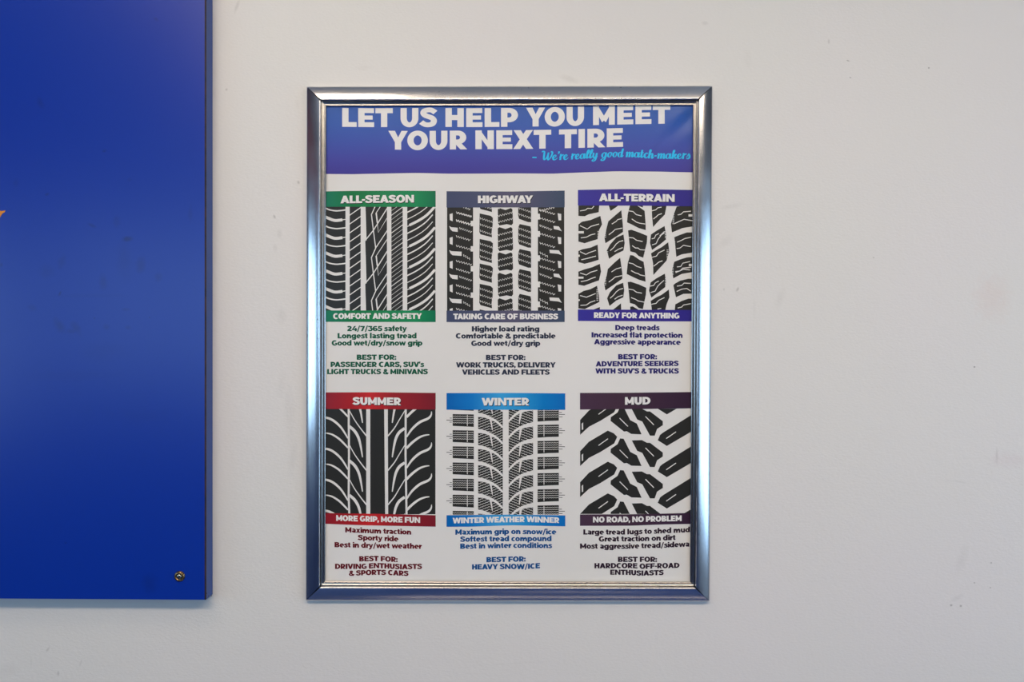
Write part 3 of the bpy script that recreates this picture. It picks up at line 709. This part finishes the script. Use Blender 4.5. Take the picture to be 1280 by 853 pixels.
blk((345,120),(375,120),(430,160),(436,230),(437,274),(395,262),(352,240),(326,228),(330,180)); wz((336,160),(362,164),(380,182),(412,190)); wz((354,208),(372,220),(384,228),(404,234),(434,238)); blk((380,126),(420,126),(420,140))
blk((332,276),(352,272),(398,288),(446,308),(444,345),(422,438),(395,428),(375,408),(345,400)); wz((338,318),(362,320),(382,334),(418,342)); wz((356,366),(376,380),(390,380),(404,390),(434,392))
blk((345,422),(362,424),(400,450),(424,462),(430,500),(436,580),(395,568),(352,548),(324,534),(330,470)); wz((336,468),(362,474),(382,488),(412,498)); wz((350,514),(376,528),(392,532),(404,540),(432,546))
blk((330,582),(348,580),(396,596),(440,616),(438,655),(420,742),(395,736),(372,714),(343,706)); wz((336,624),(362,628),(382,642),(414,648)); wz((350,674),(376,684),(392,694),(432,702))
blk((345,760),(345,728),(360,726),(400,750),(400,760))
blk((472,120),(562,120),(550,182),(520,212),(480,256),(474,190)); wz((472,160),(496,154),(508,142),(530,138)); wz((482,208),(500,194),(510,184),(532,176))
blk((548,250),(558,300),(556,330),(520,360),(474,392),(462,350),(468,300),(500,278)); wz((472,326),(488,322),(496,304),(514,294)); wz((474,362),(498,354),(510,328),(530,302),(548,290)); wz((520,308),(548,282))
blk((570,346),(576,400),(560,455),(530,488),(482,540),(480,470),(468,412),(500,392),(530,376)); wz((472,436),(500,428),(514,408),(548,392)); wz((484,488),(502,474),(514,464),(536,456))
blk((550,532),(557,580),(552,612),(516,640),(470,674),(456,632),(466,584),(500,560)); wz((462,606),(484,602),(494,586),(514,576)); wz((466,644),(492,636),(508,606),(526,588),(545,572))
blk((574,626),(577,672),(560,716),(550,760),(475,760),(466,694),(500,672),(530,658)); wz((470,714),(498,708),(514,690),(548,674)); wz((506,742),(528,738))
blk((620,134),(730,120),(730,250),(655,262),(592,288),(586,238),(600,190)); wz((626,184),(646,180),(660,166),(704,162)); wz((606,236),(632,224),(664,210),(712,218)); t.wrect(690,180,720,194)
blk((606,316),(640,302),(680,288),(730,288),(730,404),(650,418),(618,432),(612,370)); wz((622,346),(650,334),(668,324),(706,316)); wz((620,384),(640,380),(660,364),(704,372)); 
blk((606,462),(640,448),(680,436),(730,432),(730,520),(650,534),(600,560),(592,510)); wz((622,492),(644,490),(656,470),(700,460)); wz((612,520),(640,516),(654,500),(706,494)); wz((614,526),(660,506),(700,510)); t.wrect(692,474,716,488)
blk((612,590),(640,574),(690,562),(730,562),(730,650),(660,652),(616,672),(600,600)); wz((622,606),(650,602),(664,588),(704,590)); wz((620,638),(650,624),(680,620),(704,636))
blk((612,714),(650,694),(690,680),(730,680),(730,760),(608,760)); wz((626,736),(650,730),(660,718),(704,710))
for xx, a0, a1 in ((156,280,330),(196,260,320),(208,400,440),(150,625,690),(196,560,600),(555,280,320),(566,390,440),(556,560,600),(606,340,430),(600,180,240),(596,480,540)):
    q = a0
    while q < a1: t.white([[(xx-5,q),(xx+6,q+1),(xx+6,q+4),(xx-5,q+4)]]); q += 9
tread3 = t.build('tread_picture', 'chunky all-terrain tread printed in black')
# summer
t = Tread(400, 485, KZ, (18, 122, 684, 750))
t.rect(18,122,684,752)
def taper(pts, w0, w1, w2):
    p = cat(pts, 6); n_ = len(p); out = []
    for i, q in enumerate(p):
        u = i/(n_-1); w = w0*(1-u)**2+2*w1*u*(1-u)+w2*u*u; out.append((q[0], q[1], w))
    return pen(out, .5, .5)
t.white([[(274,120),(298,120),(298,752),(274,752)], [(380,120),(402,120),(404,752),(386,752)]])
t.white(line([(170,120),(172,400),(170,640),(174,752)], 12)); t.white(line([(508,120),(507,400),(511,640),(513,752)], 12))
t.w[-6:] = t.w[-6:]
for i in range(-2, 4):
    o_ = 184*i
    # left shoulder: long arcs
    t.white(taper([(20,174+o_),(60,184+o_),(95,206+o_),(130,242+o_),(166,300+o_)], 12, 17, 8))
    t.white(taper([(36,268+o_),(70,276+o_),(110,300+o_),(140,328+o_),(166,356+o_)], 6, 16, 9))
    # right shoulder
    t.white(taper([(513,292+o_),(545,245+o_),(590,205+o_),(640,182+o_),(658,162+o_),(661,140+o_)], 8, 24, 3))
    t.white(taper([(513,358+o_),(545,326+o_),(585,296+o_),(620,282+o_),(648,278+o_)], 14, 16, 5))
for i in range(-2, 4):
    o_ = 204*i
    t.white(taper([(174,134+o_),(205,190+o_),(240,240+o_),(276,286+o_)], 5, 6, 8)); t.white(taper([(504,134+o_),(470,190+o_),(440,240+o_),(402,286+o_)], 5, 6, 8))
    t.white(taper([(174,228+o_),(205,256+o_),(228,296+o_),(242,350+o_),(252,412+o_)], 16, 20, 6))
    t.white(taper([(502,240+o_),(470,264+o_),(450,300+o_),(438,350+o_),(428,412+o_)], 16, 20, 6))
tread4 = t.build('tread_picture', 'summer tread with sweeping curved grooves printed in black')
# winter
t = Tread(550, 485, KZ, (36, 128, 742, 752))
def hatch(poly_x0, poly_x1, y0_, y1_, dy, slope, w=2.6, dot=7):
    y = y0_
    while y < y1_:
        t.white(zig(poly_x0, y, poly_x1, y+slope, max(4, int((poly_x1-poly_x0)/dot)), 1.6, w)); y += dy
for i in range(-1, 8):
    y0_ = 156+95.6*i; t.black([(75,y0_),(200,y0_+2),(200,y0_+76),(140,y0_+73),(75,y0_+70)]); hatch(77,198,y0_+12,y0_+62,13,2)
    t.wrect(160,y0_+4,164,y0_+70)
    for (dx, dy, l) in ((58,22,12),(38,34,36),(56,46,14)): t.rect(dx, y0_+dy, dx+l, y0_+dy+3.5)
    y0_ = 218+95.6*(i-1); t.black([(578,y0_+2),(704,y0_),(704,y0_+72),(640,y0_+74),(578,y0_+78)]); hatch(580,702,y0_+14,y0_+64,13,-2)
    t.wrect(614,y0_+4,618,y0_+70)
    for (dx, dy, l) in ((706,22,16),(706,34,34),(706,48,20)): t.rect(dx, y0_+dy, dx+l, y0_+dy+3.5)
t.rect(226,128,372,752); t.rect(407,128,551,752)
for i in range(-1, 8):
    o_ = 95.6*i
    for q in range(6):
        y = 150+o_+q*15.93
        t.white(zig(228, y+22, 296, y-4, 9, 1.7, 2.8)); t.white(zig(300, y+18, 370, y-12, 9, 1.7, 2.8))
        t.white(zig(409, y-10, 474, y+16, 9, 1.7, 2.8)); t.white(zig(480, y-4, 549, y+22, 9, 1.7, 2.8))
    t.white(taper([(222,160+o_),(262,166+o_),(306,184+o_),(340,204+o_),(372,236+o_)], 26, 14, 10))
    t.white(taper([(556,216-95.6+o_),(500,228-95.6+o_),(450,252-95.6+o_),(405,296-95.6+o_)], 28, 14, 10))
    t.white([[(292,178+o_),(304,176+o_),(313,252+o_),(309,252+o_)]]); t.white([[(472,148+o_),(487,144+o_),(472,214+o_),(467,214+o_)]])
tread5 = t.build('tread_picture', 'finely siped winter tread printed in black')
# mud
t = Tread(715, 485, KZ, (48, 124, 722, 748))
for y in (-116, 69, 254, 438, 626):       # left lugs, by the top of the lug's peak
    o_ = y-238+0
    t.black([(48,360+o_),(100,304+o_),(212,238+o_),(248,254+o_),(268,275+o_),(250,314+o_),(170,364+o_),(100,400+o_),(48,448+o_)])
    t.white([[(57,382+o_),(66,374+o_),(66,416+o_),(58,418+o_)]]); t.white(line([(157,326+o_),(213,286+o_)], 5))
for y in (-74,112,300,488,674):
    o_ = y-300
    t.black([(285,300+o_),(306,302+o_),(345,380+o_),(384,400+o_),(412,464+o_),(352,462+o_),(325,446+o_),(308,448+o_),(228,384+o_),(230,362+o_),(270,334+o_)])
    t.white(line([(282,368+o_),(331,417+o_)], 5))
for y in (124-0,310,496,684):
    o_ = y-310
    t.black([(354,312+o_),(414,310+o_),(444,326+o_),(462,326+o_),(538,384+o_),(538,408+o_),(504,430+o_),(490,470+o_),(462,470+o_),(416,386+o_),(386,374+o_)])
    t.white(line([(435,356+o_),(485,406+o_)], 5))
for y in (-22,165,350,536,722):
    o_ = y-350
    t.black([(730,332+o_),(540,450+o_),(522,464+o_),(508,496+o_),(562,530+o_),(690,455+o_),(730,428+o_)])
    t.white(line([(558,486+o_),(616,446+o_)], 5))
tread6 = t.build('tread_picture', 'mud tread of large angular lugs printed in black')

# ------------------------------------------------------------------ bands and captions
C_GREEN = srgb(8, 88, 62); C_SLATE = srgb(44, 52, 72); C_VIOLET = srgb(38, 34, 104); C_RED = srgb(98, 12, 26); C_BLUE = srgb(8, 78, 138); C_PLUM = srgb(44, 26, 42)
def category(word, x0, x1, top, bot, tx, tcap, tbl, slogan, sx_, stop, sbot, sbl, grad, ink_c, lines, adj):
    m = ink_grad(adj+'_band', 'x', grad)
    b1 = inkobj('title_band', band_poly(x0, x1, top, bot), m, poster, 4, label='%s band reading %s' % (adj, word))
    tt = text(word, tx[0], tx[1], tcap, tbl)
    inkobj('title_drop_shade', [[(p[0]+.7, p[1]+.9) for p in pl] for pl in tt], shade_ink, b1, 5)
    inkobj('title_lettering', tt, white_ink, b1, 6)
    b2 = inkobj('slogan_band', band_poly(x0, x1, stop, sbot), m, poster, 4, label='narrow %s band reading %s' % (adj, slogan))
    inkobj('slogan_lettering', text(slogan, sx_[0], sx_[1], 7.1, sbl), white_ink, b2, 6)
    ci = ink(adj+'_lettering', ink_c)
    for k, grp in enumerate((lines[:-len(lines)+3], lines[3:])):
        polys = []
        for (s_, a_, b_, bl) in grp: polys += text(s_, a_, b_, 6.5, bl)
        inkobj('description' if k == 0 else 'best_for_note', polys, ci, poster, 2, label=('%s lettering of three short lines' if k == 0 else '%s lettering starting BEST FOR') % adj)
category('ALL-SEASON', 404, 544.6, [(404,239.4),(440,238.8),(500,238.6),(545,238.9)], [(404,258.6),(545,258.9)], (425.6,517.5), 9.5, [(425,254.4),(470,253.7),(518,253.3)],
  'COMFORT AND SAFETY', (416.5,527.3), 388.3, [(404,402.5),(545,402.8)], [(416,399.0),(470,398.8),(527,398.9)],
  [(404, srgb(18,122,94)), (440, srgb(14,116,62)), (490, srgb(30,134,82)), (520, srgb(22,138,86)), (545, srgb(12,112,76))], C_GREEN,
  [('24/7/365 safety', 433.9, 508.6, 414.2), ('Longest lasting tread', 422, 520.7, 423.2), ('Good wet/dry/snow grip', 414.6, 528, 432.2),
   ('BEST FOR:', 446, 495.3, 450.0), ("PASSENGER CARS, SUV's", 413.3, 530.1, 459.0), ('LIGHT TRUCKS & MINIVANS', 409.0, 534.9, 468.0)], 'green')
category('HIGHWAY', 558.2, 705.8, [(558,239.2),(640,239.6),(706,238.4)], [(558,259.6),(706,259.4)], (597.4,666.3), 9.5, [(597,254.2),(666,254.0)],
  'TAKING CARE OF BUSINESS', (566.6,697.6), 388.5, [(558,402.8),(640,403.2),(706,402.7)], 399.3,
  [(558, srgb(66,74,104)), (600, srgb(74,80,108)), (640, srgb(92,88,112)), (670, srgb(76,80,106)), (706, srgb(60,76,100))], C_SLATE,
  [('Higher load rating', 589.8, 674.2, 414.6), ('Comfortable & predictable', 569.7, 694.4, 423.4), ('Good wet/dry grip', 589, 675.3, 432.6),
   ('BEST FOR:', 607.4, 656.8, 450.3), ('WORK TRUCKS, DELIVERY', 570.1, 694.6, 459.6), ('VEHICLES AND FLEETS', 577.5, 687.2, 468.6)], 'slate grey')
category('ALL-TERRAIN', 722.4, 867.4, [(722,237.6),(780,236.4),(869,237.6)], [(722,257.0),(790,257.2),(869,258)], (748.8,843.2), 9.5, [(748,251.6),(790,251.9),(843,252.5)],
  'READY FOR ANYTHING', (742.4,849.2), [(722,387.0),(869,387.8)], [(722,401.5),(869,402)], [(742,397.7),(849,398.4)],
  [(722, srgb(56,52,150)), (780, srgb(58,44,138)), (869, srgb(46,40,134))], C_VIOLET,
  [('Deep treads', 769, 824.4, [(769,413.0),(824,413.2)]), ('Increased flat protection', 739.4, 853.2, [(739,422.0),(853,422.6)]), ('Aggressive appearance', 742.5, 850.8, [(742,430.6),(850,431.3)]),
   ('BEST FOR:', 772.7, 821.2, 449.4), ('ADVENTURE SEEKERS', 744.6, 848.3, [(744,458.4),(848,457.7)]), ("WITH SUV'S & TRUCKS", 744.2, 848.6, 467.2)], 'violet')
category('SUMMER', 404, 544.6, [(404,490.8),(470,490.6),(545,491.4)], [(404,511.4),(545,512.2)], (441,501.4), 9.5, [(441,506.2),(501,506.8)],
  'MORE GRIP, MORE FUN', (420.3,525.2), [(404,641.6),(480,642.8),(545,644.4)], [(404,655.0),(450,656.8),(480,657.4),(545,658.7)], [(420,651.3),(470,652.7),(525,653.9)],
  [(404, srgb(140,30,44)), (440, srgb(168,30,36)), (462, srgb(200,42,44)), (490, srgb(156,34,42)), (545, srgb(122,30,42))], C_RED,
  [('Maximum traction', 431.5, 514, [(431,665.8),(470,667.2),(514,668.7)]), ('Sporty ride', 447.3, 498, [(447,675.4),(498,677.3)]), ('Best in dry/wet weather', 418.2, 527.3, [(418,684.4),(470,685.5),(527,686.4)]),
   ('BEST FOR:', 449, 497, [(449,702.2),(470,701.7),(485,702.4),(497,703.0)]), ('DRIVING ENTHUSIASTS', 418.8, 527.6, [(418,711.6),(455,711.6),(470,710.4),(500,712.0),(527,711.6)]), ('& SPORTS CARS', 436, 510.7, [(436,720.2),(470,718.9),(485,719.2),(510,720.4)])], 'dark red')
category('WINTER', 558.2, 706.6, [(558,491.6),(640,491.4),(706,492.0)], [(558,512.4),(706,512.6)], (602.2,661.6), 9.5, [(602,507.2),(661,507.0)],
  'WINTER WEATHER WINNER', (565.8,699.2), [(558,644.4),(640,643.6),(706,644.6)], [(558,658.8),(590,658.6),(640,656.8),(706,658.2)], [(565,654.7),(620,653.3),(660,652.8),(699,654.1)],
  [(558, srgb(8,98,176)), (590, srgb(20,120,196)), (625, srgb(60,160,218)), (655, srgb(40,146,208)), (680, srgb(10,120,192)), (706, srgb(14,108,186))], C_BLUE,
  [('Maximum grip on snow/ice', 569.2, 695.3, [(569,668.8),(640,667.9),(695,668.4)]), ('Softest tread compound', 575.2, 689.4, [(575,677.6),(640,676.8),(689,676.8)]), ('Best in winter conditions', 575.2, 690, [(575,686.4),(640,685.2),(690,685.6)]),
   ('BEST FOR:', 608, 657, [(608,703.2),(657,702.2)]), ('HEAVY SNOW/ICE', 590, 675, [(590,712.3),(640,711.6),(652,712.0),(675,710.6)])], 'bright blue')
category('MUD', 725, 867.4, [(725,491.4),(790,491.2),(869,490.2)], [(725,512.2),(790,511.6),(869,510.6)], (781.2,813), 9.5, [(781,506.2),(813,505.8)],
  'NO ROAD, NO PROBLEM', (741.2,852), [(725,643.4),(790,643.2),(869,641.4)], [(725,657.6),(790,657.4),(830,655.8),(869,655.2)], [(741,653.4),(790,653.0),(852,651.6)],
  [(725, srgb(74,52,72)), (770, srgb(70,48,64)), (869, srgb(54,34,56))], C_PLUM,
  [('Large tread lugs to shed mud', 729.2, 862.4, [(729,668.6),(780,668.6),(820,667.4),(862,665.6)]), ('Great traction on dirt', 748.4, 844.6, [(748,677.4),(800,677.0),(844,675.4)]), ('Most aggressive tread/sidewa', 725.0, 861.6, [(725,686.2),(780,686.4),(830,685.0),(861,683.6)]),
   ('BEST FOR:', 772.4, 821.2, 702.8), ('HARDCORE OFF-ROAD', 743, 849.4, [(743,710.8),(790,710.6),(806,711.6),(818,710.9),(849,710.3)]), ('ENTHUSIASTS', 762.7, 829.6, [(762,718.8),(785,719.0),(800,720.1),(829,719.2)])], 'plum')
